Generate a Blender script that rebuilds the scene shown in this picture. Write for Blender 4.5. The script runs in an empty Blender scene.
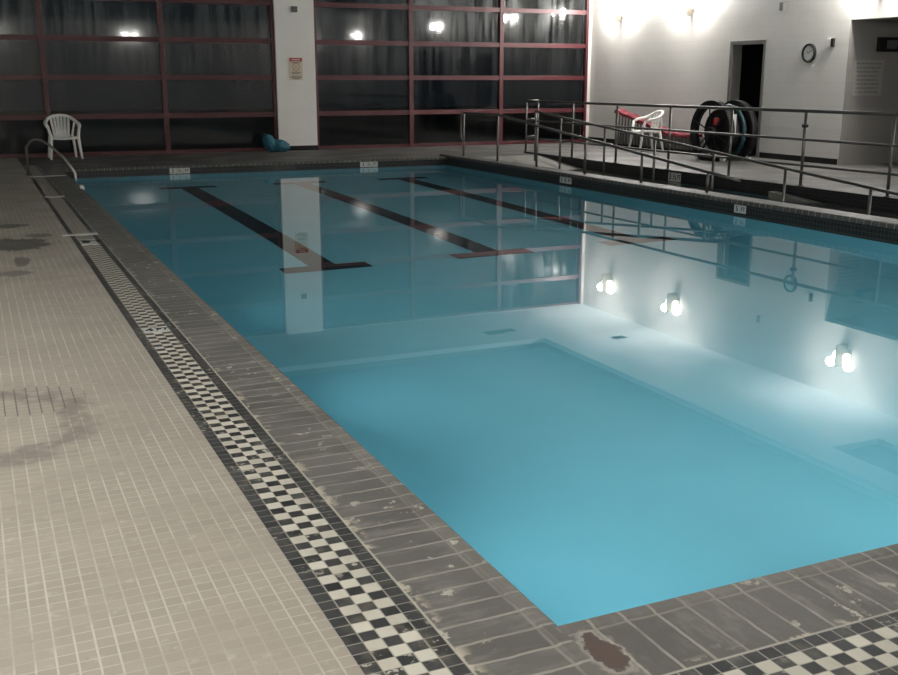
import bpy, bmesh, math, random
from mathutils import Vector, Matrix
random.seed(7)
SC = bpy.context.scene
C = SC.collection
R = math.radians

# ------------------------------------------------------------------ camera, world, exposure
cam_d = bpy.data.cameras.new('camera'); cam = bpy.data.objects.new('camera', cam_d); C.objects.link(cam)
cam.location = (0, 0, 1.45); cam.rotation_euler = (R(90 - 13.92), 0, R(-24.4))
cam_d.sensor_width = 36; cam_d.lens = 1035 / 898 * 36; cam_d.clip_start = .05; cam_d.clip_end = 200
SC.camera = cam
w = bpy.data.worlds.new('night'); SC.world = w; w.use_nodes = True
w.node_tree.nodes['Background'].inputs[0].default_value = (.010, .013, .018, 1)
w.node_tree.nodes['Background'].inputs[1].default_value = .3
SC.view_settings.view_transform = 'Standard'; SC.view_settings.look = 'None'
SC.view_settings.gamma = 1; SC.view_settings.use_curve_mapping = False
SC.view_settings.exposure = 0.42
SC.cycles.max_bounces = 8; SC.cycles.diffuse_bounces = 5; SC.cycles.glossy_bounces = 4
SC.cycles.transmission_bounces = 6; SC.cycles.transparent_max_bounces = 8
SC.cycles.sample_clamp_indirect = 3.0; SC.cycles.blur_glossy = .5

WL = -.15          # water level
XP0, XP1, YP0, YP1 = 1.34, 8.47, 2.222, 18.8   # the pool
XR, XL, YB, YN = 13.7, -3.6, 22.03, -3.0       # the room
ZS, ZC = 3.74, 3.95                              # soffit and high ceiling
XD = 10.4                                       # deck edge beyond the ramp

SCONCE_W = 190
POOL_FILL_W = 12.5
def lamp_light(name, loc, power, parent=None, rad=.06, col=(1, .95, .91)):
    d = bpy.data.lights.new(name, 'POINT'); d.energy = power; d.color = col; d.shadow_soft_size = rad
    o = bpy.data.objects.new(name, d); C.objects.link(o); o.location = loc
    if parent: o.parent = parent
    return o

# ------------------------------------------------------------------ material helpers
class NT:
    def __init__(s, name):
        s.m = bpy.data.materials.new(name); s.m.use_nodes = True
        s.t = s.m.node_tree; s.n = s.t.nodes; s.l = s.t.links
        s.b = s.n['Principled BSDF']; s.out = s.n['Material Output']
    def put(s, sock, v):
        if isinstance(v, bpy.types.NodeSocket): s.l.new(v, sock)
        elif v is not None:
            if isinstance(v, (tuple, list)) and len(v) == 3 and sock.type == 'RGBA': v = (*v, 1)
            sock.default_value = v
    def math(s, op, a, b=None, c=None, clamp=False):
        n = s.n.new('ShaderNodeMath'); n.operation = op; n.use_clamp = clamp
        for i, v in enumerate((a, b, c)):
            if v is not None: s.put(n.inputs[i], v)
        return n.outputs[0]
    def mix(s, f, a, b, mode='MIX'):
        n = s.n.new('ShaderNodeMix'); n.data_type = 'RGBA'; n.blend_type = mode
        s.put(n.inputs[0], f); s.put(n.inputs[6], a); s.put(n.inputs[7], b)
        return n.outputs[2]
    def ramp(s, v, a, b, lo=0., hi=1.):
        n = s.n.new('ShaderNodeMapRange'); n.interpolation_type = 'SMOOTHSTEP'
        s.put(n.inputs[0], v); s.put(n.inputs[1], a); s.put(n.inputs[2], b); s.put(n.inputs[3], lo); s.put(n.inputs[4], hi)
        return n.outputs[0]
    def xyz(s):
        g = s.n.new('ShaderNodeNewGeometry'); q = s.n.new('ShaderNodeSeparateXYZ'); s.l.new(g.outputs['Position'], q.inputs[0])
        return q.outputs[0], q.outputs[1], q.outputs[2]
    def vec(s, x, y, z=0.):
        n = s.n.new('ShaderNodeCombineXYZ'); s.put(n.inputs[0], x); s.put(n.inputs[1], y); s.put(n.inputs[2], z); return n.outputs[0]
    def noise(s, v, scale, detail=3., rough=.5, sx=1, sy=1, sz=1):
        if (sx, sy, sz) != (1, 1, 1):
            mp = s.n.new('ShaderNodeVectorMath'); mp.operation = 'MULTIPLY'; s.l.new(v, mp.inputs[0]); mp.inputs[1].default_value = (sx, sy, sz); v = mp.outputs[0]
        n = s.n.new('ShaderNodeTexNoise'); s.l.new(v, n.inputs['Vector']); n.inputs['Scale'].default_value = scale
        n.inputs['Detail'].default_value = detail; n.inputs['Roughness'].default_value = rough
        return n.outputs[0]
    def white(s, v):
        n = s.n.new('ShaderNodeTexWhiteNoise'); s.l.new(v, n.inputs['Vector']); return n.outputs[0]
    def line(s, x, p, g, off=0., soft=.3):
        """1 on joint lines of width g every p, with the index of the cell"""
        u = s.math('DIVIDE', s.math('SUBTRACT', x, off), p); f = s.math('FRACT', u)
        d = s.math('SUBTRACT', .5, s.math('ABSOLUTE', s.math('SUBTRACT', f, .5)))
        return s.ramp(d, g / (2 * p) * (1 - soft), g / (2 * p) * (1 + soft), 1., 0.), s.math('FLOOR', u)
    def bump(s, h, strength=.3, dist=.01):
        n = s.n.new('ShaderNodeBump'); n.inputs['Strength'].default_value = strength; n.inputs['Distance'].default_value = dist
        s.put(n.inputs['Height'], h); s.l.new(n.outputs[0], s.b.inputs['Normal'])
    def fin(s, col, rough=.5, metal=0., spec=None):
        s.put(s.b.inputs['Base Color'], col); s.put(s.b.inputs['Roughness'], rough); s.b.inputs['Metallic'].default_value = metal
        if spec is not None: s.b.inputs['Specular IOR Level'].default_value = spec
        return s.m

def plain(name, col, rough=.5, metal=0., var=.12, scale=18, spec=None):
    t = NT(name); x, y, z = t.xyz(); v = t.vec(x, y, z)
    n = t.noise(v, scale)
    c2 = tuple(max(0, k * (1 - var)) for k in col); c1 = tuple(min(1, k * (1 + var)) for k in col)
    return t.fin(t.mix(n, c1, c2), rough, metal, spec)

PT = .0508
def blob(t, x, y, cx, cy, rx, ry):
    a = t.math('POWER', t.math('DIVIDE', t.math('SUBTRACT', x, cx), rx), 2.); b = t.math('POWER', t.math('DIVIDE', t.math('SUBTRACT', y, cy), ry), 2.)
    return t.math('SQRT', t.math('ADD', a, b))

def mat_deck(name, tile, grout):
    t = NT(name); x, y, z = t.xyz(); v = t.vec(x, y, 0.)
    lx, ix = t.line(x, PT, .0062, .7765); ly, iy = t.line(y, PT, .0045, .02)
    cell = t.white(t.vec(ix, iy, 3.))
    big = t.noise(v, 1.3, 4.); fine = t.noise(v, 22., 4.)
    c = t.mix(t.math('MULTIPLY', cell, .55), tile, tuple(k * .82 for k in tile))
    c = t.mix(t.ramp(big, .3, .75), c, t.mix(.5, c, tuple(k * .72 for k in tile)))
    fade = t.ramp(t.noise(v, 3.1, 4.), .36, .60, .25, 1.)
    g = t.math('MAXIMUM', t.math('MULTIPLY', lx, .95), t.math('MULTIPLY', ly, .75)); g = t.math('MULTIPLY', g, fade)
    c = t.mix(g, c, grout)
    c = t.mix(t.ramp(fine, .58, .76, 0., .5), c, grout)
    c = t.mix(t.ramp(t.noise(v, 48., 4., .7), .60, .72, 0., .4), c, (.17, .155, .14))                 # pale scuffs
    nz = t.noise(v, 5., 4., .6)
    # stain ring and wet marks on the tiles
    d = t.math('ADD', blob(t, x, y, -.02, 4.68, .36, .52), t.math('MULTIPLY', t.math('SUBTRACT', nz, .5), .9))
    ring = t.math('MULTIPLY', t.ramp(d, .62, .90), t.ramp(d, .95, 1.22, 1., 0.))
    c = t.mix(t.math('MULTIPLY', ring, t.math('MULTIPLY', t.ramp(t.noise(v, 9., 3.), .30, .55), .68)), c, (.17, .14, .13))
    da = blob(t, x, y, .13, 5.02, .25, .24)
    c = t.mix(t.math('MULTIPLY', t.math('MULTIPLY', lx, t.ramp(da, .9, 1.1, 1., 0.)), .9), c, (.12, .10, .10))
    nz2 = t.noise(v, 4., 5., .6, sx=1.6, sy=.75)
    for (cx, cy, rx, ry, k) in ((.28, 10.2, .34, .42, .9), (.20, 11.55, .26, .16, .85), (.50, 10.7, .14, .16, .7), (.27, 9.2, .07, .35, .7), (.18, 8.6, .14, .16, .6), (-.3, 9.9, .4, .6, .6)):
        d2 = t.math('ADD', blob(t, x, y, cx, cy, rx, ry), t.math('MULTIPLY', t.math('SUBTRACT', nz2, .5), 1.9))
        c = t.mix(t.ramp(d2, .75, 1.05, k, 0.), c, (.10, .095, .085))
    t.bump(t.math('SUBTRACT', 1., g), .25, .002)
    return t.fin(c, t.ramp(big, .3, .7, .42, .65), spec=.3)

def mat_check(name, axis):
    """checkered border strip: five tiles across with black outer rows"""
    t = NT(name); x, y, z = t.xyz(); v = t.vec(x, y, 0.)
    a, b = (x, y) if axis == 'y' else (y, x)           # a across, b along
    off = .765 if axis == 'y' else 1.634
    la, ia = t.line(a, PT, .005, off); lb, ib = t.line(b, PT, .0045, .015)
    par = t.math('MODULO', t.math('ABSOLUTE', t.math('ADD', ia, ib)), 2.)
    edge = t.math('MAXIMUM', t.math('LESS_THAN', ia, .5), t.math('GREATER_THAN', ia, 3.5))
    black = t.math('MAXIMUM', edge, t.math('GREATER_THAN', par, .5))
    if axis == 'y':                                    # the far stretch has black edges only
        black = t.math('MAXIMUM', edge, t.math('MULTIPLY', black, t.math('LESS_THAN', b, 10.4)))
    cell = t.white(t.vec(ia, ib, 1.))
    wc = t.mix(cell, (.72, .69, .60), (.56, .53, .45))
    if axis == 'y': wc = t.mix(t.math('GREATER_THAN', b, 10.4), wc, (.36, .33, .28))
    bc = t.mix(cell, (.030, .031, .032), (.060, .060, .060))
    wear = t.math('MULTIPLY', t.ramp(t.noise(v, 30., 4., .6), .56, .62), t.ramp(t.noise(v, 3.3, 3.), .50, .62))
    bc = t.mix(wear, bc, (.50, .47, .40))
    c = t.mix(black, wc, bc)
    g = t.math('MAXIMUM', la, lb)
    c = t.mix(g, c, t.mix(black, (.55, .51, .43), (.30, .285, .25)))
    c = t.mix(t.ramp(t.noise(v, 12., 4.), .5, .85, 0., .4), c, (.33, .29, .22))
    t.bump(t.math('SUBTRACT', 1., g), .3, .002)
    return t.fin(c, .35)

def mat_coping(name, axis, inner0, inner1, grey=(.155, .148, .138), pale=1.):
    """slate brick coping: seams across every 0.1 m, a lighter joint behind the nose"""
    t = NT(name); x, y, z = t.xyz(); v = t.vec(x, y, z)
    a, b = (x, y) if axis == 'y' else (y, x)
    wob = t.math('MULTIPLY', t.math('SUBTRACT', t.noise(v, 9., 2.), .5), .014)
    lb, ib = t.line(t.math('ADD', b, wob), .1012, .010, .0)
    nose = t.math('SUBTRACT', inner1 - .068 * (1 if inner1 > inner0 else -1), t.math('ADD', a, t.math('MULTIPLY', wob, 1.)))
    ln = t.ramp(t.math('ABSOLUTE', nose), .002, .008, 1., 0.)
    cell = t.white(t.vec(ib, 4., 1.))
    c = t.mix(cell, grey, tuple(k * .74 for k in grey))
    st = t.noise(v, 14., 5., .65, sx=.3 if axis == 'y' else 1., sy=1. if axis == 'y' else .3)
    c = t.mix(t.ramp(st, .46, .70, 0., .62 * pale), c, (.30, .29, .265))
    c = t.mix(t.ramp(t.noise(v, 34., 4., .7), .55, .75, 0., .35), c, (.06, .058, .055))
    c = t.mix(t.math('MULTIPLY', t.ramp(nose, -.02, .0, 1., 0.), .22), c, (.30, .28, .25))
    c = t.mix(t.ramp(t.noise(v, 2.2, 3.), .42, .65, 0., .45), c, tuple(k * .60 for k in grey))
    c = t.mix(t.math('MULTIPLY', t.math('MAXIMUM', lb, t.math('MULTIPLY', ln, .6)), t.ramp(t.noise(v, 6., 3.), .25, .6, .25, .75)), c, (.37, .35, .30))
    if pale > .5:
        # mortar lost and patched beside the checkered strip
        edge = t.ramp(t.math('ABSOLUTE', t.math('SUBTRACT', a, inner0)), .0, .05, 1., 0.)
        pn = t.ramp(t.noise(v, 11., 5., .6), .55, .61)
        c = t.mix(t.math('MULTIPLY', t.math('MULTIPLY', edge, pn), .9), c, (.52, .47, .37))
        ch = t.math('MULTIPLY', t.ramp(t.noise(v, 13., 5., .6), .60, .64), t.ramp(t.noise(v, 1.7, 2.), .46, .56))
        c = t.mix(t.math('MULTIPLY', ch, .85), c, (.50, .47, .40))
        c = t.mix(t.ramp(t.math('ABSOLUTE', t.math('SUBTRACT', a, inner0)), .003, .009, .85, 0.), c, (.48, .45, .38))
        d = t.math('ADD', blob(t, x, y, 1.375, 2.04, .045, .10), t.math('MULTIPLY', t.math('SUBTRACT', t.noise(v, 25., 3.), .5), 1.2))
        c = t.mix(t.ramp(d, .8, 1.0, .9, 0.), c, (.085, .060, .050))     # broken brick at the corner
        c = t.mix(t.math('MULTIPLY', t.ramp(d, 1.0, 1.4, .6, 0.), t.ramp(d, .9, 1.0)), c, (.42, .39, .34))
    t.bump(t.math('ADD', t.math('MULTIPLY', st, .6), t.math('MULTIPLY', lb, -.5)), .5, .004)
    return t.fin(c, t.ramp(st, .3, .8, .45, .7), spec=.25)

def mat_band(name, along, zoff=-.045, cols=((.008, .009, .010), (.018, .019, .020)), grout=(.060, .062, .060), below=(.28, .68, .79)):
    """black 5 cm tiles at the waterline, painted plaster underneath"""
    t = NT(name); x, y, z = t.xyz()
    a = x if along == 'x' else y
    la, ia = t.line(a, PT, .006, 0.); lz, iz = t.line(z, PT, .006, zoff)
    c = t.mix(t.white(t.vec(ia, iz, 0.)), cols[0], cols[1])
    c = t.mix(t.math('MAXIMUM', la, lz), c, grout)
    if below:
        c = t.mix(t.math('LESS_THAN', z, -.30), c, below)
    return t.fin(c, .4, spec=.25)

def mat_wall(name, col, blocks=True, axis='y'):
    t = NT(name); x, y, z = t.xyz(); v = t.vec(x, y, z)
    n = t.noise(v, 3., 4.); f = t.noise(v, 60., 2.)
    c = t.mix(n, col, tuple(k * .93 for k in col))
    if blocks:
        a = y if axis == 'y' else x
        lz, iz = t.line(z, .203, .012, 0., .5)
        sh = t.math('MULTIPLY', t.math('MODULO', iz, 2.), .203)
        la, ia = t.line(t.math('ADD', a, sh), .406, .012, 0., .5)
        g = t.math('MAXIMUM', lz, la)
        c = t.mix(t.math('MULTIPLY', g, .16), c, tuple(k * .6 for k in col))
        t.bump(t.math('SUBTRACT', t.math('MULTIPLY', f, .2), t.math('MULTIPLY', g, .5)), .25, .004)
    return t.fin(c, .45)

def mat_glass(name):
    """night window: clear glass with condensation streaks running down it"""
    t = NT(name); x, y, z = t.xyz()
    s1 = t.noise(t.vec(x, y, z), 1., 2., .6, sx=6., sy=1., sz=.45)
    s2 = t.noise(t.vec(x, y, z), 1., 3., .5, sx=.9, sy=1., sz=.9)
    fz = t.math('FRACT', t.math('DIVIDE', z, .762))
    up = t.ramp(z, .6, 2.9, .12, 1.)
    haze = t.math('MULTIPLY', t.math('MULTIPLY', t.ramp(s1, .40, .60, .10, 1.), up), t.ramp(s2, .3, .65, .35, 1.))
    fr = t.n.new('ShaderNodeFresnel'); fr.inputs[0].default_value = 1.52
    sharp = t.n.new('ShaderNodeBsdfAnisotropic'); sharp.inputs['Roughness'].default_value = .055; sharp.inputs['Color'].default_value = (.9, .92, .92, 1)
    wide = t.n.new('ShaderNodeBsdfAnisotropic'); t.put(wide.inputs['Roughness'], t.ramp(s1, .3, .7, .16, .34)); wide.inputs['Color'].default_value = (.8, .84, .82, 1)
    dif = t.n.new('ShaderNodeBsdfDiffuse'); dif.inputs['Color'].default_value = (.40, .44, .43, 1)
    tr = t.n.new('ShaderNodeBsdfTransparent'); tr.inputs['Color'].default_value = (.85, .9, .88, 1)
    def mx(f, a, b):
        n = t.n.new('ShaderNodeMixShader'); t.put(n.inputs[0], f); t.l.new(a, n.inputs[1]); t.l.new(b, n.inputs[2]); return n.outputs[0]
    gl = mx(t.math('MULTIPLY', haze, .6), sharp.outputs[0], wide.outputs[0])
    base = mx(t.math('MULTIPLY', haze, .06), tr.outputs[0], dif.outputs[0])
    fac = t.math('MINIMUM', t.math('ADD', t.math('MULTIPLY', fr.outputs[0], .85), t.math('MULTIPLY', haze, .035)), 1.)
    s = mx(fac, base, gl)
    t.l.new(s, t.out.inputs[0]); t.n.remove(t.b)
    return t.m

def mat_water(name):
    t = NT(name)
    x, y, z = t.xyz()
    b = t.b
    b.inputs['Base Color'].default_value = (.90, .98, 1.0, 1); b.inputs['Roughness'].default_value = 0.
    b.inputs['IOR'].default_value = 1.333; b.inputs['Transmission Weight'].default_value = 1.
    return t.m

def mat_emit(name, col, st):
    t = NT(name); t.b.inputs['Emission Color'].default_value = (*col, 1); t.b.inputs['Emission Strength'].default_value = st
    return t.fin(col, .4)

M = {
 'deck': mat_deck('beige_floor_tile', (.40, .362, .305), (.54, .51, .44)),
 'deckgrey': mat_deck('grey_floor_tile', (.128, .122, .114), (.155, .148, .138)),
 'check_y': mat_check('checkered_tile_y', 'y'), 'check_x': mat_check('checkered_tile_x', 'x'),
 'cop_l': mat_coping('slate_coping_left', 'y', 1.019, XP0), 'cop_n': mat_coping('slate_coping_near', 'x', 1.888, YP0),
 'cop_r': mat_coping('slate_coping_right', 'y', 8.82, XP1 - .0, grey=(.095, .092, .086), pale=.3), 'cop_f': mat_coping('slate_coping_far', 'x', 19.14, YP1, grey=(.10, .098, .09), pale=.2),
 'band_x': mat_band('black_waterline_tile_x', 'x'), 'band_y': mat_band('black_waterline_tile_y', 'y'),
 'pool': plain('teal_pool_plaster', (.28, .68, .79), .6, var=.05, scale=2.),
 'ramp': plain('grey_ramp_concrete', (.25, .245, .22), .7),
 'wall': mat_wall('white_block_wall_y', (.80, .78, .735)), 'wallx': mat_wall('white_block_wall_x', (.80, .78, .735), axis='x'),
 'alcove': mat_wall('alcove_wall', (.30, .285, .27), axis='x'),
 'white': plain('white_column_paint', (.84, .82, .77), .5, var=.05, scale=3),
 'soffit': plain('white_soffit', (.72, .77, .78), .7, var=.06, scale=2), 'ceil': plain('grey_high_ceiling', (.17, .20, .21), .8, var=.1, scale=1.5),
 'red': plain('dark_red_frame', (.062, .006, .010), .45, var=.2), 'glass': mat_glass('streaked_night_glass'),
 'water': mat_water('pool_water'), 'lane': plain('black_lane_tile', (.020, .026, .030), .5),
 'black': plain('black_rubber', (.012, .012, .012), .7, spec=.2), 'blackm': plain('black_metal', (.010, .010, .011), .6, spec=.25),
 'steel': plain('brushed_steel', (.17, .165, .155), .42, .75, var=.15, scale=30), 'steel_b': plain('bright_steel', (.40, .38, .35), .35, .9),
 'plastic': plain('white_plastic', (.88, .87, .83), .4, var=.04), 'teal': plain('teal_foam', (.016, .12, .165), .7, var=.35, scale=14),
 'blue': plain('teal_rope_float', (.006, .032, .042), .5), 'redc': plain('red_cloth', (.17, .014, .026), .8, var=.25, scale=25),
 'grey': plain('grey_slat', (.10, .10, .098), .6), 'greyl': plain('light_grey_slat', (.20, .195, .185), .6), 'cream': plain('cream_board', (.66, .60, .46), .5, var=.04), 'paper': plain('white_paper', (.72, .71, .68), .7, var=.03), 'papera': plain('grey_paper', (.37, .36, .34), .7, var=.06),
 'ink': plain('black_ink', (.03, .03, .03), .6), 'redink': plain('red_ink', (.45, .04, .04), .6), 'orange': plain('orange_ink', (.55, .28, .12), .6),
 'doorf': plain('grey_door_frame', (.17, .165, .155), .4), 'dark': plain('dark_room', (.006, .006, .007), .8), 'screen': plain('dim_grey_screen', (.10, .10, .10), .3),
 'outside': plain('dark_ground', (.03, .03, .03), .9), 'mount': plain('bronze_lamp_body', (.30, .27, .22), .5), 'bulb': mat_emit('lamp_glass', (1, .96, .9), 9),
 'tilew': plain('white_marker_tile', (.62, .62, .58), .3, var=.05),
}

# ------------------------------------------------------------------ mesh helpers
def add_box(bm, x0, x1, y0, y1, z0, z1):
    r = bmesh.ops.create_cube(bm, size=1)
    bmesh.ops.scale(bm, vec=(abs(x1 - x0), abs(y1 - y0), abs(z1 - z0)), verts=r['verts'])
    bmesh.ops.translate(bm, vec=((x0 + x1) / 2, (y0 + y1) / 2, (z0 + z1) / 2), verts=r['verts'])
    return r['verts']
def add_quad(bm, pts): return bm.faces.new([bm.verts.new(p) for p in pts])
def add_tube(bm, pts, r, seg=10, cap=True, rs=None, flat=1.):
    """tube along a polyline; rs = radius per point; flat squashes its height"""
    P = [Vector(p) for p in pts]; rings = []; prev = None
    for i, p in enumerate(P):
        if i == 0: d = P[1] - P[0]
        elif i == len(P) - 1: d = P[-1] - P[-2]
        else: d = (P[i + 1] - P[i]).normalized() + (P[i] - P[i - 1]).normalized()
        d.normalize()
        if prev is None:
            u = Vector((0, 0, 1)).cross(d)
            if u.length < .1: u = Vector((1, 0, 0)).cross(d)
        else: u = prev - d * prev.dot(d)
        u.normalize(); prev = u; v = d.cross(u); rr = rs[i] if rs else r
        rings.append([bm.verts.new(p + u * (rr * math.cos(2 * math.pi * k / seg)) + v * (rr * flat * math.sin(2 * math.pi * k / seg))) for k in range(seg)])
    for a, b in zip(rings, rings[1:]):
        for k in range(seg): bm.faces.new((a[k], a[(k + 1) % seg], b[(k + 1) % seg], b[k])).smooth = True
    if cap: bm.faces.new(rings[0][::-1]); bm.faces.new(rings[-1])
def add_prism(bm, prof, f, t0, t1):
    """extrude a closed profile [(a,b)] between t0 and t1; f(a,b,t) -> xyz"""
    A = [bm.verts.new(f(a, b, t0)) for a, b in prof]; B = [bm.verts.new(f(a, b, t1)) for a, b in prof]
    n = len(prof)
    for k in range(n): bm.faces.new((A[k], A[(k + 1) % n], B[(k + 1) % n], B[k]))
    bm.faces.new(A[::-1]); bm.faces.new(B)
def arc(c, r, a0, a1, n, f): return [f(c[0] + r * math.cos(R(a0 + (a1 - a0) * k / n)), c[1] + r * math.sin(R(a0 + (a1 - a0) * k / n))) for k in range(n + 1)]
def obj(name, bm, mat, parent=None, bevel=0):
    bmesh.ops.recalc_face_normals(bm, faces=bm.faces)
    me = bpy.data.meshes.new(name); bm.to_mesh(me); bm.free()
    me.materials.append(M[mat] if isinstance(mat, str) else mat)
    o = bpy.data.objects.new(name, me); C.objects.link(o)
    if parent: o.parent = parent
    if bevel:
        b = o.modifiers.new('bevel', 'BEVEL'); b.width = bevel; b.segments = 2; b.limit_method = 'ANGLE'
    return o
def nb(): return bmesh.new()
def box(name, d, mat, parent=None, bevel=0):
    bm = nb(); add_box(bm, *d); return obj(name, bm, mat, parent, bevel)
def struct(o, label=None):
    o['kind'] = 'structure'
    if label: o['label'] = label
    return o
def tag(o, label, cat, group=None, kind=None):
    o['label'] = label; o['category'] = cat
    if group: o['group'] = group
    if kind: o['kind'] = kind
    return o
def thing(name, label, cat, loc=(0, 0, 0), rz=0, group=None):
    o = bpy.data.objects.new(name, None); C.objects.link(o); o.location = loc; o.rotation_euler = (0, 0, rz); o.empty_display_size = .1
    return tag(o, label, cat, group)
def copy_tree(o, parent=None):
    c = o.copy(); C.objects.link(c)
    if parent: c.parent = parent
    for ch in list(o.children): copy_tree(ch, c)
    return c
def text(name, body, size, mat, parent, loc, rot, sx=1., thick=.001):
    cu = bpy.data.curves.new(name, 'FONT'); cu.body = body; cu.size = size; cu.align_x = 'CENTER'; cu.align_y = 'CENTER'; cu.extrude = thick; cu.offset = size * .02
    tmp = bpy.data.objects.new(name + '_tmp', cu); C.objects.link(tmp)
    me = bpy.data.meshes.new_from_object(tmp.evaluated_get(bpy.context.evaluated_depsgraph_get()))
    bpy.data.objects.remove(tmp); bpy.data.curves.remove(cu)
    me.materials.clear(); me.materials.append(M[mat])
    o = bpy.data.objects.new(name, me); C.objects.link(o); o.parent = parent; o.location = loc; o.rotation_euler = rot; o.scale = (sx, 1, 1)
    return o

# ------------------------------------------------------------------ setting: floors
def slab(name, x0, x1, y0, y1, z, mat, label=None, depth=.2):
    return struct(box(name, (x0, x1, y0, y1, z - depth, z), mat), label)
slab('floor_left', XL, .765, YN, YB, 0, 'deck', 'beige small-tiled pool deck on the left')
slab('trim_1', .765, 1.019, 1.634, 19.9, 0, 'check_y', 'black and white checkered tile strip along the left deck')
slab('trim_2', 1.019, 13.7, 1.634, 1.888, 0, 'check_x', 'checkered tile strip across the near end')
slab('floor_near', .765, XR, YN, 1.634, 0, 'deck')
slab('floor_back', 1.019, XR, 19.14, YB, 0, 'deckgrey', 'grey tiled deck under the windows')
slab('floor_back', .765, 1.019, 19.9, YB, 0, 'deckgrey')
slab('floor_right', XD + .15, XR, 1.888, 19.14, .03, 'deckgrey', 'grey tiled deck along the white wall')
slab('floor_outside', -30, 40, YB + .3, 60, -.1, 'outside')

# copings: profile with a rounded, slightly raised nose
def coping(name, mat, f, t0, t1, wdt, label, z=0., thick=.045, both=False):
    n = 6; prof = [(0, z - thick), (0, z)]
    if both: prof = [(0, z - thick), (0, z - .012), (.012, z)]
    prof += [(wdt - .062, z), (wdt - .050, z + .003)]
    prof += [(wdt - .022 + .022 * math.sin(R(90 * k / n)), z + .003 - .022 + .022 * math.cos(R(90 * k / n))) for k in range(n + 1)]
    prof += [(wdt, z - thick)]
    bm = nb(); add_prism(bm, prof, f, t0, t1); return struct(obj(name, bm, mat), label)
coping('pool_coping', 'cop_l', lambda a, b, t: (1.019 + a, t, b), 1.888, 19.14, XP0 - 1.019, 'dark slate brick coping along the left pool edge')
coping('pool_coping', 'cop_n', lambda a, b, t: (t, 1.888 + a, b), XP0 - .0215, 8.82, YP0 - 1.888, 'dark slate brick coping across the near pool end')
coping('pool_coping', 'cop_f', lambda a, b, t: (t, 19.14 - a, b), XP0, 8.47, 19.14 - YP1, 'dark coping under the windows at the far pool end')
coping('pool_coping', 'cop_r', lambda a, b, t: (8.82 - a, t, b), YP0, 19.14, 8.82 - XP1, 'grey coping on the wall between pool and ramp', z=.035, thick=.05, both=True)
box('floor_filler', (8.82, XD, 18.55, 19.14, -.3, 0), 'deckgrey')['kind'] = 'structure'
slab('floor_corner', 8.82, XD, 1.888, 2.222, 0, 'deckgrey')

# ------------------------------------------------------------------ setting: pool basin
def zfloor(y):      # the depth along the pool
    pts = [(YP0, -1.25), (8.0, -1.42), (10.2, -1.42), (17.5, -1.05), (YP1, -1.05)]
    for (a, za), (b, zb) in zip(pts, pts[1:]):
        if y <= b: return za + (zb - za) * (y - a) / (b - a)
    return pts[-1][1]
ys = [YP0 - .05, YP0, 8.0, 10.2, 17.5, YP1, YP1 + .05]
bm = nb(); add_prism(bm, [(y, zfloor(max(y, YP0))) for y in ys] + [(ys[-1], -1.9), (ys[0], -1.9)], lambda a, b, t: (t, a, b), XP0 - .05, XD + .05)
struct(obj('pool_floor', bm, 'pool'), 'pale teal pool floor under the water')
def pool_wall(name, d, mat, label): struct(box(name, d, mat), label)
pool_wall('pool_wall_left', (XP0 - .22, XP0 - .02, YP0 - .2, YP1 + .2, -1.9, -.0455), 'band_y', 'left pool wall')
pool_wall('pool_wall_near', (XP0 - .02, XD, YP0 - .22, YP0 - .02, -1.9, -.0455), 'band_x', 'near pool wall')
pool_wall('pool_wall_far', (XP0 - .02, XP1 + .3, YP1 + .02, YP1 + .22, -1.9, -.0455), 'band_x', 'far pool wall with black waterline tiles')
pool_wall('pool_wall_right', (XP1 + .02, 8.80, YP0 - .02, YP1 + .02, -1.9, -.0155), 'band_y', 'tiled wall between the pool and the ramp channel')
M['band_d'] = mat_band('black_ramp_wall_tile', 'y', zoff=0., grout=(.05, .055, .053))
pool_wall('ramp_wall', (XD, XD + .15, YP0, 19.14, -1.9, .03), 'band_d', 'black tiled wall below the right deck')
# the ramp runs down towards the camera
def zramp(y): return -(18.55 - y) / 12.
bm = nb(); add_prism(bm, [(18.56, 0), (18.56, -1.8), (5.2, -1.8), (5.2, zramp(5.2))], lambda a, b, t: (t, a, b), 8.79, XD + .01)
struct(obj('ramp_floor', bm, 'ramp'), 'grey ramp sloping down into the channel')
bm = nb(); add_prism(bm, [(11.6, -.075), (11.6, -.9), (5.2, -1.5), (5.2, -.61)], lambda a, b, t: (t, a, b), XD - .14, XD)
struct(obj('ramp_curb', bm, 'ramp'), 'grey sloping curb against the tiled ramp wall')

# the water fills pool and channel
for nm, d, lab in (('pool_water', (XP0 - .023, XP1 + .023, YP0 - .023, YP1 + .023), 'still teal water filling the swimming pool'), ('channel_water', (8.797, XD + .003, YP0 - .023, 18.5), 'dark still water in the ramp channel behind the pool')):
    bm = nb(); add_box(bm, *d, -1.95, WL)
    wat = obj(nm, bm, 'water'); tag(wat, lab, 'water', kind='stuff')

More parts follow.
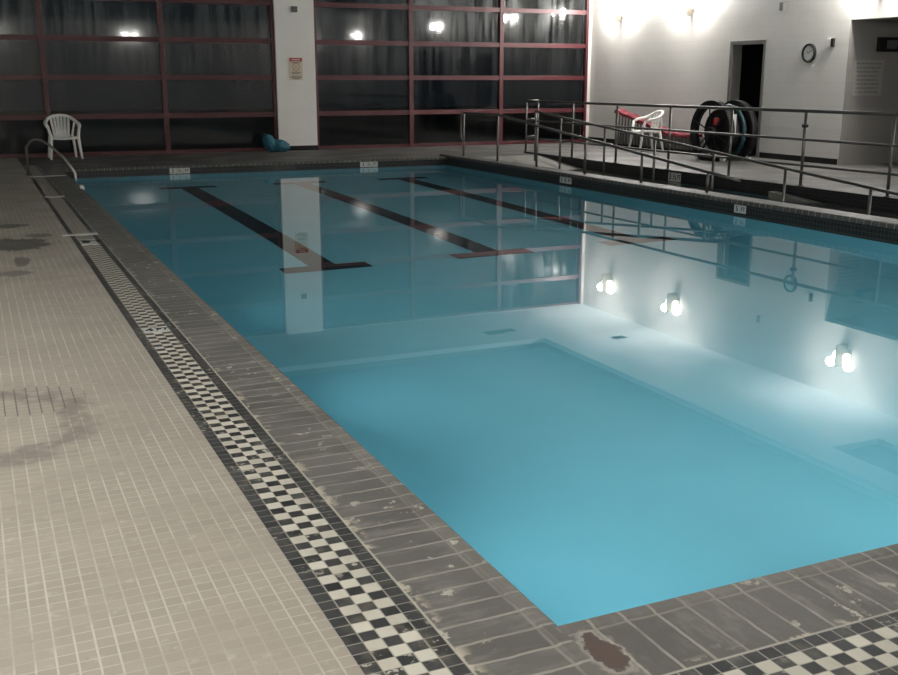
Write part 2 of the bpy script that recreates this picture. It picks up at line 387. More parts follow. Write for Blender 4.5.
# unseen fill lamps added under the near and left copings to brighten the pool
def pool_fill_lamp(x, y, z, a, k, lab):
    t = thing('pool_fill_lamp', lab, 'lamp', (x, y, z), R(a), 'added underwater fill lamps')
    bm = nb(); add_tube(bm, [(0, 0, 0), (0, .02, 0), (0, .03, 0)], .15, 24, rs=[.17, .17, .14]); obj('fill_lamp_ring', bm, 'steel', t)
    bm = nb(); add_tube(bm, [(0, .031, 0), (0, .036, 0)], .13, 24); obj('lens', bm, 'plastic', t)
    d = bpy.data.lights.new('pool_fill_light', 'AREA'); d.shape = 'DISK'; d.size = .26; d.energy = POOL_FILL_W * k; d.spread = R(125); d.color = (.72, .95, 1.0)
    o = bpy.data.objects.new('pool_fill_light', d); C.objects.link(o); o.parent = t; o.location = (0, .05, 0); o.rotation_euler = (R(94), 0, 0)
for x in (2.2, 3.8, 5.4, 7.0, 8.3): pool_fill_lamp(x, YP0 - .02, -.62, 0, .62, 'unseen underwater fill lamp added in the near pool wall')
for y, k in ((3.8, .25), (6.0, .27), (8.4, .18)): pool_fill_lamp(XP0 - .02, y, -.62, -90, k, 'unseen underwater fill lamp added in the left pool wall')

# three lane lines with T ends lying on the floor
def slope_patch(bm, x0, x1, y0, y1, h=.006):
    cuts = [y0] + [c for c in ys if y0 < c < y1] + [y1]
    add_prism(bm, [(y, zfloor(y) + h) for y in cuts] + [(y, zfloor(y) - .02) for y in cuts[::-1]], lambda a, b, t: (t, a, b), x0, x1)
for lx, lab in ((3.16, 'black lane line on the pool floor nearest the left edge'), (5.05, 'middle black lane line on the pool floor'), (6.95, 'black lane line on the pool floor nearest the ramp')):
    t = thing('lane_line', lab, 'lane line', (0, 0, 0), group='lane lines on the pool floor')
    bm = nb(); slope_patch(bm, lx - .14, lx + .14, 10.12, 17.2); l = obj('lane_stripe', bm, 'lane', t)
    for y0 in (9.86, 17.2):
        bm = nb(); slope_patch(bm, lx - .46, lx + .46, y0, y0 + .27); l = obj('cross_bar', bm, 'lane', t)

# ------------------------------------------------------------------ setting: walls, ceiling
def shell(name, boxes, mat, label=None):
    bm = nb()
    for b in boxes: add_box(bm, *b)
    return struct(obj(name, bm, mat), label)
DY0, DY1, DZ = 15.87, 16.83, 2.17      # door in the right wall
AY0, AY1, AZ = 10.9, 13.8, 2.45        # alcove
shell('wall_right', [(XR, XR + .2, DY1, YB + .2, 0, 4.7), (XR, XR + .2, DY0, DY1, DZ, 4.7), (XR, XR + .2, AY1 - .0, DY0, 0, 4.7), (XR, XR + .2, AY0, AY1, AZ, 4.7), (XR, XR + .2, YN, AY0, 0, 4.7)], 'wall', 'white block wall on the right')
shell('wall_left', [(XL - .2, XL, YN, YB + .2, 0, 4.7)], 'wall')
shell('wall_near', [(XL - .2, XR + .2, YN - .2, YN, 0, 4.7)], 'wallx')
shell('wall_back', [(XL - .2, XR + .2, YB - .02, YB + .2, ZS - .02, 4.7), (13.62, XR, YB - .05, YB + .2, 0, ZS)], 'wallx', 'white wall above the windows')
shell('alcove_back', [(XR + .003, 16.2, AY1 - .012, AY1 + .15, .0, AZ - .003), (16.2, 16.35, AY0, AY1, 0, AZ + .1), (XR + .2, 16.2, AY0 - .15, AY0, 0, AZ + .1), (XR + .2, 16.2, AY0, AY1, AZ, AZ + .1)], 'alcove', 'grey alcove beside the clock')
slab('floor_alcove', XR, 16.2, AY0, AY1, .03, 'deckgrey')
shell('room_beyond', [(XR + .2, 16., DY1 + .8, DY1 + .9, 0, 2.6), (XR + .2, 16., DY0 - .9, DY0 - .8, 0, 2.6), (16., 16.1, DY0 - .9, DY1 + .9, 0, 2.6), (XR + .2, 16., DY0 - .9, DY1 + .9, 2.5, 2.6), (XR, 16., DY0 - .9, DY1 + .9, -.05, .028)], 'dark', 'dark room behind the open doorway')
shell('column', [(5.965, 6.815, YB - .12, YB + .2, 0, ZS)], 'white', 'white column between the two glazed walls')
shell('baseboard_back', [(5.955, 6.825, YB - .135, YB - .12, 0, .10)], 'black')
shell('baseboard_right', [(XR - .015, XR, AY1 + .02, DY0 - .06, .03, .13), (XR - .015, XR, DY1 + .06, YB - .06, .03, .13)], 'black')
# soffit ring with an opening to the higher ceiling, and a recess near the right wall
OX0, OX1, OY0, OY1 = -1.2, 11.05, -.6, 19.3
NX0, NX1, NY0, NY1 = 11.62, 12.6, 8.2, 11.32
shell('ceiling_soffit', [(XL, OX0, YN, YB, ZS, ZS + .1), (OX0, OX1, YN, OY0, ZS, ZS + .1), (OX0, OX1, OY1, YB, ZS, ZS + .1),
      (OX1, NX0, YN, YB, ZS, ZS + .1), (NX1, XR, YN, YB, ZS, ZS + .1), (NX0, NX1, YN, NY0, ZS, ZS + .1), (NX0, NX1, NY1, YB, ZS, ZS + .1)], 'soffit', 'pale soffit around the raised ceiling')
shell('ceiling_rise', [(OX0 - .1, OX0, OY0, OY1, ZS + .1, ZC), (OX1, OX1 + .1, OY0, OY1, ZS + .1, ZC), (OX0, OX1, OY0 - .1, OY0, ZS + .1, ZC), (OX0, OX1, OY1, OY1 + .1, ZS + .1, ZC)], 'ceil')
shell('ceiling', [(XL, XR, YN, YB, ZC, ZC + .1)], 'ceil', 'grey raised ceiling')
shell('ceiling_shade_panel', [(NX0 - .02, NX1 + .02, NY0 - .02, NY1 + .02, ZS + .10, ZS + .14)], 'dark', 'black panel added to make the soffit recess look shaded')  # near-black sheet added so the lit recess stays dark
for (x, y, s, lab) in ((10.25, 20.15, .22, 'dark square vent in the soffit over the windows, left of a pair'), (10.62, 20.2, .16, 'dark square vent in the soffit over the windows, right of a pair'), (12.55, 18.6, .15, 'small dark vent in the soffit above the red bench')):
    tv = thing('ceiling_vent', lab, 'vent', (x, y, ZS), group='vents in the soffit')
    bm = nb(); add_box(bm, -s, s, -s * .6, s * .6, -.015, .0); obj('vent_plate', bm, 'grey', tv)
    bm = nb()
    for k in range(5): add_box(bm, -s * .85, s * .85, -s * .5 + k * s * .22, -s * .5 + k * s * .22 + .02, -.025, -.015)
    obj('louver', bm, 'black', tv)

# ------------------------------------------------------------------ glazed walls
ROWS = [.0, .765, 1.52, 2.255, 3.02, ZS - .02]
def glazing(name, xs, x0, x1, label):
    w_ = bpy.data.objects.new(name, None); C.objects.link(w_); w_.location = (x0, YB, 0); w_['kind'] = 'structure'; w_['label'] = label
    def P(nm, d, mat, bev=0):
        bm = nb(); add_box(bm, d[0] - x0, d[1] - x0, d[2] - YB, d[3] - YB, d[4], d[5]); return obj(nm, bm, mat, w_, bev)
    edges = [x0] + xs + [x1]
    for k, x in enumerate(edges):
        if k in (0, len(edges) - 1):
            s = 1 if k == 0 else -1; P('window_frame', (min(x, x + s * .07), max(x, x + s * .07), YB - .06, YB + .06, 0, ZS - .02), 'red', .004)
        else: P('mullion', (x - .05, x + .05, YB - .06, YB + .06, 0, ZS - .02), 'red', .004)
    for j, z in enumerate(ROWS):
        zz = (z, z + .075) if j == 0 else ((z - .05, z + .05) if j < len(ROWS) - 1 else (z - .06, z))
        P('transom', (x0 + .07, x1 - .07, YB - .045, YB + .045, *zz), 'red', .004)
    for a, b in zip(edges, edges[1:]):
        for z0, z1 in zip(ROWS, ROWS[1:]):
            bm = nb(); add_quad(bm, [(a - x0 + .045, 0, z0 + .045), (b - x0 - .045, 0, z0 + .045), (b - x0 - .045, 0, z1 - .045), (a - x0 + .045, 0, z1 - .045)]); obj('pane', bm, 'glass', w_)
glazing('window_1', [-3.1, -.85, 1.40, 3.65], XL + .0, 5.965, 'dark red-framed glazed wall left of the white column')
glazing('window_2', [9.05, 11.30], 6.815, 13.62, 'dark red-framed glazed wall right of the white column')

# ------------------------------------------------------------------ door frame
d_ = bpy.data.objects.new('door_1', None); C.objects.link(d_); d_['kind'] = 'structure'; d_['label'] = 'open doorway with grey metal frame in the white wall'
for nm, d in (('door_jamb', (XR - .02, XR + .22, DY1 - .05, DY1 + .03, .03, DZ + .03)), ('door_jamb', (XR - .02, XR + .22, DY0 - .03, DY0 + .03, .03, DZ + .03)), ('door_header', (XR - .02, XR + .22, DY0 + .03, DY1 - .05, DZ - .04, DZ + .03))):
    box(nm, d, 'doorf', d_, .004)

# ------------------------------------------------------------------ wall sconces
def make_sconce():
    """metal wedge on the wall with a bright glass panel on either side"""
    t = thing('wall_sconce', '', 'lamp', group='sconces on the white wall')
    bm = nb(); add_box(bm, -.12, .12, 0, .02, -.16, .16); obj('back_plate', bm, 'mount', t, .004)
    bm = nb(); add_prism(bm, [(-.045, .02), (.045, .02), (.01, .25), (-.01, .25)], lambda a, b, q: (a, b, q), -.26, .14); obj('lamp_body', bm, 'mount', t)
    for s in (-1, 1):
        bm = nb(); add_tube(bm, [(s * .12, .11, -.10), (s * .12, .11, -.07), (s * .12, .11, .08), (s * .12, .11, .11)], .04, 12, rs=[.045, .065, .065, .045]); obj('lamp_glass', bm, 'bulb', t)
        lamp_light('sconce_light', (s * .21, .14, .10), SCONCE_W / 2, t, .08)
    d = bpy.data.lights.new('uplight', 'SPOT'); d.energy = 230; d.color = (1, .97, .95); d.spot_size = R(150); d.spot_blend = 1; d.shadow_soft_size = .05
    o = bpy.data.objects.new('uplight', d); C.objects.link(o); o.parent = t; o.location = (0, .16, .22); o.rotation_euler = (R(180), 0, 0)
    return t
SP = [(XR, 20.75, 90, 'sconce on the white wall closest to the windows'), (XR, 18.15, 90, 'sconce high on the white wall, second from the windows'), (XR, 13.2, 90, 'sconce above the grey alcove'),
      (XR, 5.7, 90, None), (XR, -.5, 90, None), (XL, 5.2, -90, None), (XL, 2.6, -90, None), (XL, -.5, -90, None),
      (6.5, YN, 0, None), (1.0, YN, 0, None)]
s0 = make_sconce()
for i, (x, y, a, lab) in enumerate(SP):
    s = s0 if i == 0 else copy_tree(s0)
    if not lab:
        for ch in s.children:
            if ch.type == 'LIGHT' and ch.data.type == 'POINT' and (x < 0 or y < 6): ch.data = ch.data.copy(); ch.data.energy = SCONCE_W / 2 * (1.18 if x < 0 else .72)
    s.location = (x, y, 3.22 if y == YN else 3.0); s.rotation_euler = (0, 0, R(a))
    s['label'] = lab or 'sconce outside the picture on the %s wall' % {90: 'right', -90: 'left', 0: 'near'}[a]
    if not lab: s['group'] = 'sconces on the %s wall outside the picture' % {90: 'right', -90: 'left', 0: 'near'}[a]

# ------------------------------------------------------------------ railings
def post_bm(x, y, z0, z1, r=.021):
    bm = nb(); add_tube(bm, [(x, y, z0), (x, y, z1)], r, 10); return bm
def flange(parent, x, y, z):
    bm = nb(); add_tube(bm, [(x, y, z), (x, y, z + .012)], .045, 14); obj('floor_flange', bm, 'steel', parent)
dr = thing('deck_railing', 'level three-rail steel railing along the right deck edge', 'railing', (XD + .06, 19.2, .03))
def loc_child(o, root): o.location = -root.location + o.location; return o
px_ = XD + .06
posts = [19.2, 17.35, 15.84, 14.28, 12.74, 11.2, 9.66, 8.12, 6.58, 5.04]
for i, y in enumerate(posts):
    p = obj('post', post_bm(0, y - 19.2, 0, 1.01), 'steel', dr)
    flange(dr, 0, y - 19.2, 0)
for nm, z, r in (('top_rail', 1.02, .024), ('middle_rail', .635, .018), ('bottom_rail', .285, .018)):
    bm = nb(); add_tube(bm, [(0, 0, z), (0, 5.04 - 19.2, z)], r, 10); obj(nm, bm, 'steel', dr)
bm = nb(); add_tube(bm, [(0, -.022, .93), (0, .022, .93)], .04, 12)
# clamp on one post
bm.free(); bm = nb(); add_tube(bm, [(0, 11.2 - 19.2, .80), (0, 11.2 - 19.2, .84)], .045, 12); obj('clamp', bm, 'blackm', dr)
# end return panel at the head of the ramp
er = thing('ramp_end_rail', 'short three-bar steel rail closing the head of the ramp railing', 'railing', (px_ + .27, 19.2, .03))
for y in (0,): obj('post', post_bm(0, 0, 0, 1.05), 'steel', er); flange(er, 0, 0, 0)
for z in (1.035, .66, .31):
    bm = nb(); add_tube(bm, [(0, 0, z), (-.25, 0, z)], .018, 10); obj('bar', bm, 'steel', er)

def ramp_rail(x, y_top, z_at, ys_, y_end, lab, head, grp='handrails along the ramp'):
    t = thing('ramp_handrail', lab, 'handrail', (x, y_top, 0), group=grp)
    for y in ys_:
        base = .035 if x < 9 else min(0, zramp(y))
        obj('post', post_bm(0, y - y_top, base - .005, z_at(y)), 'steel', t)
    pts = [(0, y_end - y_top, z_at(y_end))]
    for y in reversed(ys_): pts.append((0, y - y_top, z_at(y)))
    pts = pts if pts[0][1] < pts[1][1] - .01 else pts[1:]
    if head: pts += head
    bm = nb(); add_tube(bm, pts, .021, 10); obj('handrail', bm, 'steel', t)
    return t
YN_ = [15.55, 14.0, 12.47, 10.98]
znear = lambda y: .30 + (y - 10.98) * .0925
tr = ramp_rail(8.68, 18.45, lambda y: min(znear(y), znear(17.0)), [18.45, 17.0] + YN_, 10.35, 'sloping steel handrail on the coping between pool and ramp, nearer one', [])
bm = nb(); add_tube(bm, [(0, 0, .86), (0, .05, .88), (0, .10, .86), (0, .12, .80), (0, .12, .40), (0, .10, .36), (0, 0, .34)], .014, 8); obj('end_return', bm, 'steel', tr)
zup = lambda y: .435 + (y - 12.45) * .083
ramp_rail(9.93, 17.85, zup, [17.85, 16.9, 15.4, 13.93, 12.45, 10.93, 9.43, 7.9, 6.4], 5.6, 'sloping steel handrail standing in the ramp channel, farther one', [])

# ------------------------------------------------------------------ grab rail by the pool steps
g = thing('grab_rail', 'curved steel grab rail at the far left pool corner', 'handrail', (.77, 17.85, 0))
P = [(0, 0, 0), (0, 0, .42)] + [(.02 + .13 * (1 - math.cos(R(a))) , -.03 - .0 - .30 * (1 - math.cos(R(a))) / 2, .42 + .14 * math.sin(R(a))) for a in (25, 50, 75, 95)]
P += [(.22, -.28, .55), (.30, -.45, .50), (.50, -.62, .30), (.60, -.68, .14), (.635, -.70, .06), (.64, -.71, -.02), (.64, -.71, -.14)]
bm = nb(); add_tube(bm, P, .021, 12); obj('rail', bm, 'steel_b', g)
bm = nb(); add_tube(bm, [(0, 0, 0), (0, 0, .012)], .045, 14); obj('floor_flange', bm, 'steel', g)
tag(box('edge_fitting', (1.30, 1.345, 15.2, 15.3, .004, .05), 'plastic', bevel=.01), 'small white fitting standing on the left pool coping near the grab rail', 'fitting')

# ------------------------------------------------------------------ plastic chairs
def make_chair():
    t = thing('plastic_chair', '', 'chair', group='white plastic chairs')
    # seat: dished slab with rolled edge
    bm = nb(); nx, ny = 9, 8; top = []; bot = []
    def pt(u, v, dz):
        x = (u - .5) * (.47 - .05 * v); y = -.23 + v * .43
        z = .43 - .03 * v - .018 * (1 - (2 * u - 1) ** 2) - (.03 * max(0, .15 - v) / .15)
        return (x, y, z + dz)
    for j in range(ny + 1):
        top.append([bm.verts.new(pt(i / nx, j / ny, 0)) for i in range(nx + 1)]); bot.append([bm.verts.new(pt(i / nx, j / ny, -.022)) for i in range(nx + 1)])
    for j in range(ny):
        for i in range(nx):
            bm.faces.new((top[j][i], top[j][i + 1], top[j + 1][i + 1], top[j + 1][i])).smooth = True
            bm.faces.new((bot[j][i], bot[j + 1][i], bot[j + 1][i + 1], bot[j][i + 1]))
    for j in range(ny):
        bm.faces.new((top[j][0], top[j + 1][0], bot[j + 1][0], bot[j][0])); bm.faces.new((top[j][nx], bot[j][nx], bot[j + 1][nx], top[j + 1][nx]))
    for i in range(nx):
        bm.faces.new((top[0][i], bot[0][i], bot[0][i + 1], top[0][i + 1])); bm.faces.new((top[ny][i], top[ny][i + 1], bot[ny][i + 1], bot[ny][i]))
    add_tube(bm, [(-.235, -.225, .405), (-.1, -.245, .385), (.1, -.245, .385), (.235, -.225, .405)], .018, 8)
    obj('seat', bm, 'plastic', t)
    # back: slats between seat and the top band
    bm = nb()
    for k in range(6):
        u = (k - 2.5) / 2.5
        x0, x1 = u * .125, u * .165
        add_tube(bm, [(x0, .19 - .02 * u * u, .39), (x0 * 1.1, .235 - .03 * u * u, .55), (x1, .285 - .04 * u * u, .80 - .02 * u * u)], .027, 6, flat=.3)
    add_tube(bm, [(-.17, .195, .42), (0, .215, .41), (.17, .195, .42)], .022, 8, flat=.6)
    obj('backrest', bm, 'plastic', t)
    pts = [(-.285, -.17, .60), (-.30, -.08, .645), (-.295, .04, .665), (-.27, .15, .70), (-.21, .235, .76), (-.11, .285, .80), (0, .30, .81), (.11, .285, .80), (.21, .235, .76), (.27, .15, .70), (.295, .04, .665), (.30, -.08, .645), (.285, -.17, .60)]
    bm = nb(); add_tube(bm, pts, .036, 10, flat=.7); obj('armrest_band', bm, 'plastic', t)
    for s in (-1, 1):
        bm = nb(); add_tube(bm, [(s * .285, -.265, 0), (s * .262, -.235, .2), (s * .245, -.215, .42), (s * .285, -.17, .61)], .03, 8, rs=[.022, .026, .032, .026]); obj('leg', bm, 'plastic', t)
        bm = nb(); add_tube(bm, [(s * .255, .27, 0), (s * .235, .225, .2), (s * .21, .19, .42)], .03, 8, rs=[.022, .026, .030]); obj('leg', bm, 'plastic', t)
        bm = nb(); add_tube(bm, [(s * .195, .19, .40), (s * .235, .225, .56), (s * .262, .175, .70)], .02, 8, rs=[.024, .016, .022]); obj('back_support', bm, 'plastic', t)
    return t
c1 = make_chair(); c1.location = (1.60, 21.45, 0); c1.rotation_euler = (0, 0, R(4)); c1['label'] = 'white plastic armchair against the dark windows by the far left pool corner'
c2 = copy_tree(c1); c2.location = (12.86, 18.35, .03); c2.rotation_euler = (0, 0, R(-100)); c2['label'] = 'white plastic armchair seen side-on before the red-topped bench'

# ------------------------------------------------------------------ red topped slatted bench
b_ = thing('slatted_bench', 'low grey slatted bench with a sagging red cover by the white wall', 'bench', (13.42, 17.2, .03))
ztop = lambda y: .36 + .42 * max(0, (y - .9)) / 1.95 if y < 2.85 else .78
bm = nb()
for k in range(25):
    y = k * .12; add_box(bm, -.17, -.15, y, y + .055, .06, max(.33, ztop(y) - .05))
obj('slats', bm, 'greyl', b_)
bm = nb(); add_box(bm, -.14, .20, .0, 2.95, .05, .32); obj('bench_body', bm, 'grey', b_, .01)
bm = nb(); add_box(bm, -.19, .20, -.03, 2.98, .0, .05); obj('base_rail', bm, 'black', b_, .005)
bm = nb(); n = 20
for k in range(n):
    y0, y1 = k * 2.95 / n, (k + 1) * 2.95 / n; z0, z1 = ztop(y0) + .015 * math.sin(k * 1.7), ztop(y1) + .015 * math.sin((k + 1) * 1.7)
    q = [(-.20, z0 - .065), (-.19, z0), (-.02, z0 + .03), (-.02, z0 - .04)]; q1 = [(-.20, z1 - .065), (-.19, z1), (-.02, z1 + .03), (-.02, z1 - .04)]
    A = [bm.verts.new((a, y0, b)) for a, b in q]; B = [bm.verts.new((a, y1, b)) for a, b in q1]
    for i in range(4): bm.faces.new((A[i], A[(i + 1) % 4], B[(i + 1) % 4], B[i]))
obj('red_cover', bm, 'redc', b_)

# ------------------------------------------------------------------ lane rope reel
RX, RY, RR = 12.27, 15.56, .56
r_ = thing('lane_rope_reel', 'big black two-wheeled reel of teal lane rope before the doorway', 'reel', (RX, RY, .03))
def wheel(name, x, spokes):
    bm = nb(); n = 40
    prof = [(.0, RR), (.13, RR), (.13, RR - .10), (.0, RR - .09)]
    rings = []
    for k in range(n):
        a = 2 * math.pi * k / n; rings.append([bm.verts.new((x + px, r * math.cos(a), .52 + r * math.sin(a))) for px, r in prof])
    for k in range(n):
        A, B = rings[k], rings[(k + 1) % n]
        for i in range(4): bm.faces.new((A[i], A[(i + 1) % 4], B[(i + 1) % 4], B[i])).smooth = (i in (0, 2))
    w_ = obj(name, bm, 'blackm', r_, 0)
    for k in range(spokes):
        a = 2 * math.pi * (k + .35) / spokes
        bm = nb(); add_tube(bm, [(x + .035, .06 * math.cos(a), .52 + .06 * math.sin(a)), (x + .035, (RR - .03) * math.cos(a), .52 + (RR - .03) * math.sin(a))], .013, 8); obj('spoke', bm, 'blackm', w_)
    bm = nb(); add_tube(bm, [(x - .02, 0, .52), (x + .09, 0, .52)], .085, 18); obj('hub', bm, 'blackm', w_)
wheel('wheel', 0, 6); wheel('wheel', .52, 6)
bm = nb(); add_tube(bm, [(-.03, 0, .52), (.72, 0, .52)], .035, 12); obj('axle', bm, 'blackm', r_)
bm = nb(); add_tube(bm, [(.20, 0, .52), (.54, 0, .52)], .40, 28); obj('drum', bm, 'black', r_)
bm = nb(); pts = []
for k in range(0, 24 + 1):
    a = 2 * math.pi * k / 24; pts.append((0.40 + .05 * k / 24, .45 * math.cos(a), .52 + .45 * math.sin(a)))
add_tube(bm, pts, .045, 8); obj('rope_coil', bm, 'blue', r_)
for x in (.03, .60):
    bm = nb(); add_box(bm, x, x + .05, -.42, .42, .075, .115); add_tube(bm, [(x + .025, -.3, .1), (x + .025, 0, .50)], .02, 8); add_tube(bm, [(x + .025, .3, .1), (x + .025, 0, .50)], .02, 8); obj('stand', bm, 'blackm', r_)
    for y in (-.36, .36):
        bm = nb(); add_tube(bm, [(x - .005, y, .05), (x + .055, y, .05)], .05, 16); obj('caster', bm, 'plastic', r_)
bm = nb(); add_box(bm, .08, .26, -.42, -.405, .50, .84); tg = obj('paper_tag', bm, 'paper', r_); tg['label'] = 'white paper tag'
bm = nb(); add_box(bm, .10, .18, -.03, .03, .64, .76); obj('red_grip', bm, 'redink', r_)

# ------------------------------------------------------------------ teal bundle at the column
bm = nb(); random.seed(3)
def lump(bm, c, r, rz):
    g_ = bmesh.ops.create_icosphere(bm, subdivisions=4, radius=1)
    for v in g_['verts']:
        p = v.co.copy(); k = 1 + .10 * math.sin(9 * p.x + 4 * p.z) * math.cos(8 * p.y + 3 * p.x) + .06 * math.sin(21 * p.z + 13 * p.x)
        v.co = Matrix.Rotation(rz, 3, 'Y') @ Vector((p.x * r[0] * k, p.y * r[1] * k, p.z * r[2] * k)) + Vector(c)
lump(bm, (-.11, 0, .19), (.13, .13, .19), R(-28)); lump(bm, (.12, -.02, .12), (.20, .13, .125), R(8)); lump(bm, (0, .0, .12), (.14, .12, .11), 0)
for f in bm.faces: f.smooth = True
tb = obj('foam_bundle', bm, 'teal'); tb.location = (5.78, 21.62, 0.005); tag(tb, 'lumpy teal foam swim bundle lying at the foot of the white column', 'swim gear')

# ------------------------------------------------------------------ signs, clock, small wall things
def on_column(x, z, dx=0): return (x, YB - .12 - dx, z)
sg = thing('safety_sign', 'white safety sign with a red header on the white column', 'sign', (6.385, YB - .121, 1.70))
bm = nb(); add_box(bm, -.145, .145, -.012, 0, -.23, .23); obj('sign_board', bm, 'cream', sg)
bm = nb(); add_box(bm, -.135, .135, -.014, -.012, .15, .22); obj('header', bm, 'redink', sg)
bm = nb(); add_box(bm, -.085, .085, -.015, -.014, .175, .195); obj('header_line', bm, 'paper', sg)
bm = nb()
for k in range(24):
    a0, a1 = 2 * math.pi * k / 24, 2 * math.pi * (k + 1) / 24
    add_quad(bm, [(.085 * math.cos(a0), -.0135, .04 + .085 * math.sin(a0)), (.085 * math.cos(a1), -.0135, .04 + .085 * math.sin(a1)), (.065 * math.cos(a1), -.0135, .04 + .065 * math.sin(a1)), (.065 * math.cos(a0), -.0135, .04 + .065 * math.sin(a0))])
obj('ring_symbol', bm, 'orange', sg)
bm = nb(); add_tube(bm, [(-.03, -.014, .0), (0, -.014, .05), (.03, -.014, 0)], .009, 6, flat=.3); add_tube(bm, [(0, -.014, .05), (0, -.014, .07)], .014, 8, flat=.3); obj('figure_symbol', bm, 'ink', sg)
for z, wd in ((.125, .10), (-.07, .11), (-.10, .09), (-.15, .12), (-.18, .12), (-.205, .08)): bm = nb(); add_box(bm, -wd, wd, -.0135, -.012, z - .006, z + .006); obj('text_line', bm, 'ink', sg)
tag(box('wall_sensor', (6.33, 6.45, YB - .17, YB - .12, 2.84, 2.96), 'grey', bevel=.01), 'small grey sensor box high on the white column', 'sensor')
tag(box('wall_sensor', (XR - .05, XR, 15.42, 15.52, 2.70, 2.84), 'greyl', bevel=.01), 'small grey sensor box high on the white wall right of the doorway', 'sensor')
ts = thing('thermostat', 'small white wall unit with a dark side beside the clock', 'thermostat', (XR, 14.19, 2.09))
bm = nb(); add_box(bm, -.04, 0, -.02, .08, -.07, .07); obj('housing', bm, 'plastic', ts, .008)
bm = nb(); add_box(bm, -.05, 0, -.075, -.02, -.07, .075); obj('dark_panel', bm, 'black', ts, .005)

ck = thing('wall_clock', 'round black-rimmed clock on the white wall between doorway and alcove', 'clock', (XR, 14.70, 1.93))
bm = nb(); rim = [(.0, .165), (.04, .165), (.05, .15), (.04, .13), (.02, .13)]; n = 36; rg = []
for k in range(n):
    a = 2 * math.pi * k / n; rg.append([bm.verts.new((-d, r * math.cos(a), r * math.sin(a))) for d, r in rim])
for k in range(n):
    for i in range(4): bm.faces.new((rg[k][i], rg[k][i + 1], rg[(k + 1) % n][i + 1], rg[(k + 1) % n][i])).smooth = True
obj('rim', bm, 'blackm', ck)
bm = nb(); add_tube(bm, [(-.001, 0, 0), (-.022, 0, 0)], .135, 36); obj('clock_face', bm, 'paper', ck)
for k in range(12):
    bm = nb(); a = 2 * math.pi * k / 12; add_tube(bm, [(-.024, .105 * math.sin(a), .105 * math.cos(a)), (-.024, .122 * math.sin(a), .122 * math.cos(a))], .005, 4); obj('hour_mark', bm, 'ink', ck)
for nm, a, l, r in (('hour_hand', 300, .065, .005), ('minute_hand', 60, .095, .0035)):
    bm = nb(); add_tube(bm, [(-.027, 0, 0), (-.027, -l * math.sin(R(a)), l * math.cos(R(a)))], r, 6); obj(nm, bm, 'ink', ck)

YA = AY1 - .012
ns = thing('notice_sheet', 'faint grey notice with rows of text in the alcove', 'notice', (14.2, YA, 1.5))
bm = nb(); add_box(bm, -.33, .33, -.006, 0, -.30, .30); obj('sheet', bm, 'papera', ns)
bm = nb(); random.seed(5)
for k in range(8):
    bm = nb(); z = .24 - k * .068; x = -.28
    while x < .22:
        l = random.uniform(.03, .09); add_box(bm, x, min(.29, x + l), -.007, -.006, z - .012, z + .012); x += l + .02
    obj('text_line', bm, 'greyl', ns)
sc_ = thing('wall_monitor', 'dark rectangular box with a dim screen high in the alcove', 'monitor', (14.58, YA, 2.06))
bm = nb(); add_box(bm, -.26, .26, -.08, 0, -.12, .12); obj('housing', bm, 'black', sc_, .008)
bm = nb(); add_box(bm, -.10, .14, -.083, -.08, -.07, .07); obj('screen', bm, 'screen', sc_)
tag(box('paper_sheet', (XR - .02, XR - .005, 14.62 - .0, 14.75, .50, .95), 'paper'), 'small white sheet on the wall behind the clamped railing post', 'sheet')

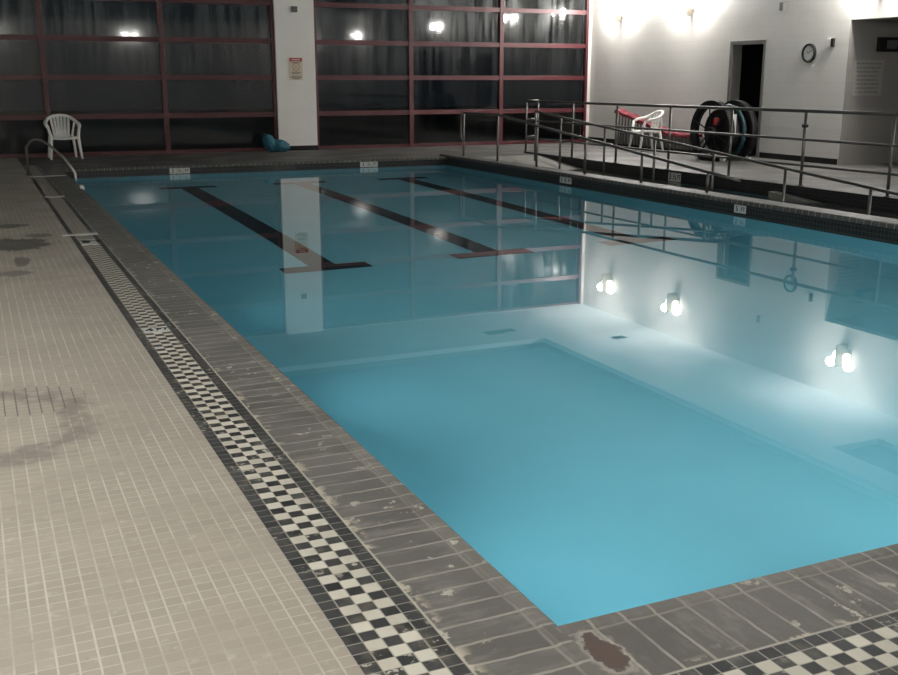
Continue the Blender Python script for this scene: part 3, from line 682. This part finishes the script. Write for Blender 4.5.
# ------------------------------------------------------------------ depth markers
def marker(body, loc, rot, wdt, lab, h=.095):
    t = thing('depth_marker', lab, 'depth marker', loc, 0, 'depth marker tiles'); t.rotation_euler = rot
    n = 3 if wdt > .25 else 2
    for k in range(n):
        bm = nb(); a = -wdt / 2 + k * wdt / n; add_box(bm, a + .003, a + wdt / n - .003, -h / 2, h / 2, 0, .004); obj('tile', bm, 'tilew', t)
    parts = body.split(' ')
    if n == 3: xs = [(-wdt / 3, parts[0]), (0, parts[1]), (wdt / 3, parts[2])]
    else: xs = [(-wdt / 4, parts[0]), (wdt / 4, parts[-1])]
    for x, s in xs: text('lettering', s, h * (.95 if len(s) == 1 else .72) * (.75 if rot == (0, 0, 0) else 1), 'ink', t, (x, 0, .005), (0, 0, 0))
    return t
FZ = -.095
marker('3 ½ FT', (3.30, YP1 + .02, FZ), (R(90), 0, 0), .36, 'white 3½ FT depth marker in the far pool wall, left of two')
marker('3 ½ FT', (6.86, YP1 + .02, FZ), (R(90), 0, 0), .36, 'white 3½ FT depth marker in the far pool wall, right of two')
marker('3 ½ FT', (XP1 + .02, 14.25, -.075), (R(90), 0, R(-90)), .36, 'white 3½ FT depth marker low in the right pool wall, farther one')
marker('5 FT', (XP1 + .02, 10.08, -.075), (R(90), 0, R(-90)), .22, 'white 5 FT depth marker in the right pool wall, nearer one')
marker('3 ½ FT', (XD, 14.0, -.075), (R(90), 0, R(-90)), .34, 'white depth marker in the tiled ramp wall below the railing', .14)
marker('4 FT', (.892, 6.22, .0), (0, 0, 0), .15, 'white depth marker with dark lettering set in the checkered deck strip', .13)
marker('3 FT', (.892, 10.05, .0), (0, 0, 0), .15, 'worn white depth marker at the far end of the checkers', .35)
# gutter openings in the far band
struct(box('trim_3', (5.0 + .0, 5.42, YP1 + .012, YP1 + .022, -.14, -.05), 'ink'), 'black gutter opening in the far pool wall')
# drain bars across the strip
for k, (x0, x1, y, lab) in enumerate(((.70, 1.03, 10.6, 'pale bar across the deck strip, nearest of three'), (.78, 1.02, 14.3, 'pale bar across the deck strip, middle of three'), (.76, 1.30, 17.5, 'pale bar across the deck strip by the grab rail'))):
    tag(box('drain_bar', (x0, x1, y - .05, y + .05, .0005, .006), 'tilew'), lab, 'drain bar', 'drain bars across the deck strip')

print('objects', len(SC.objects))
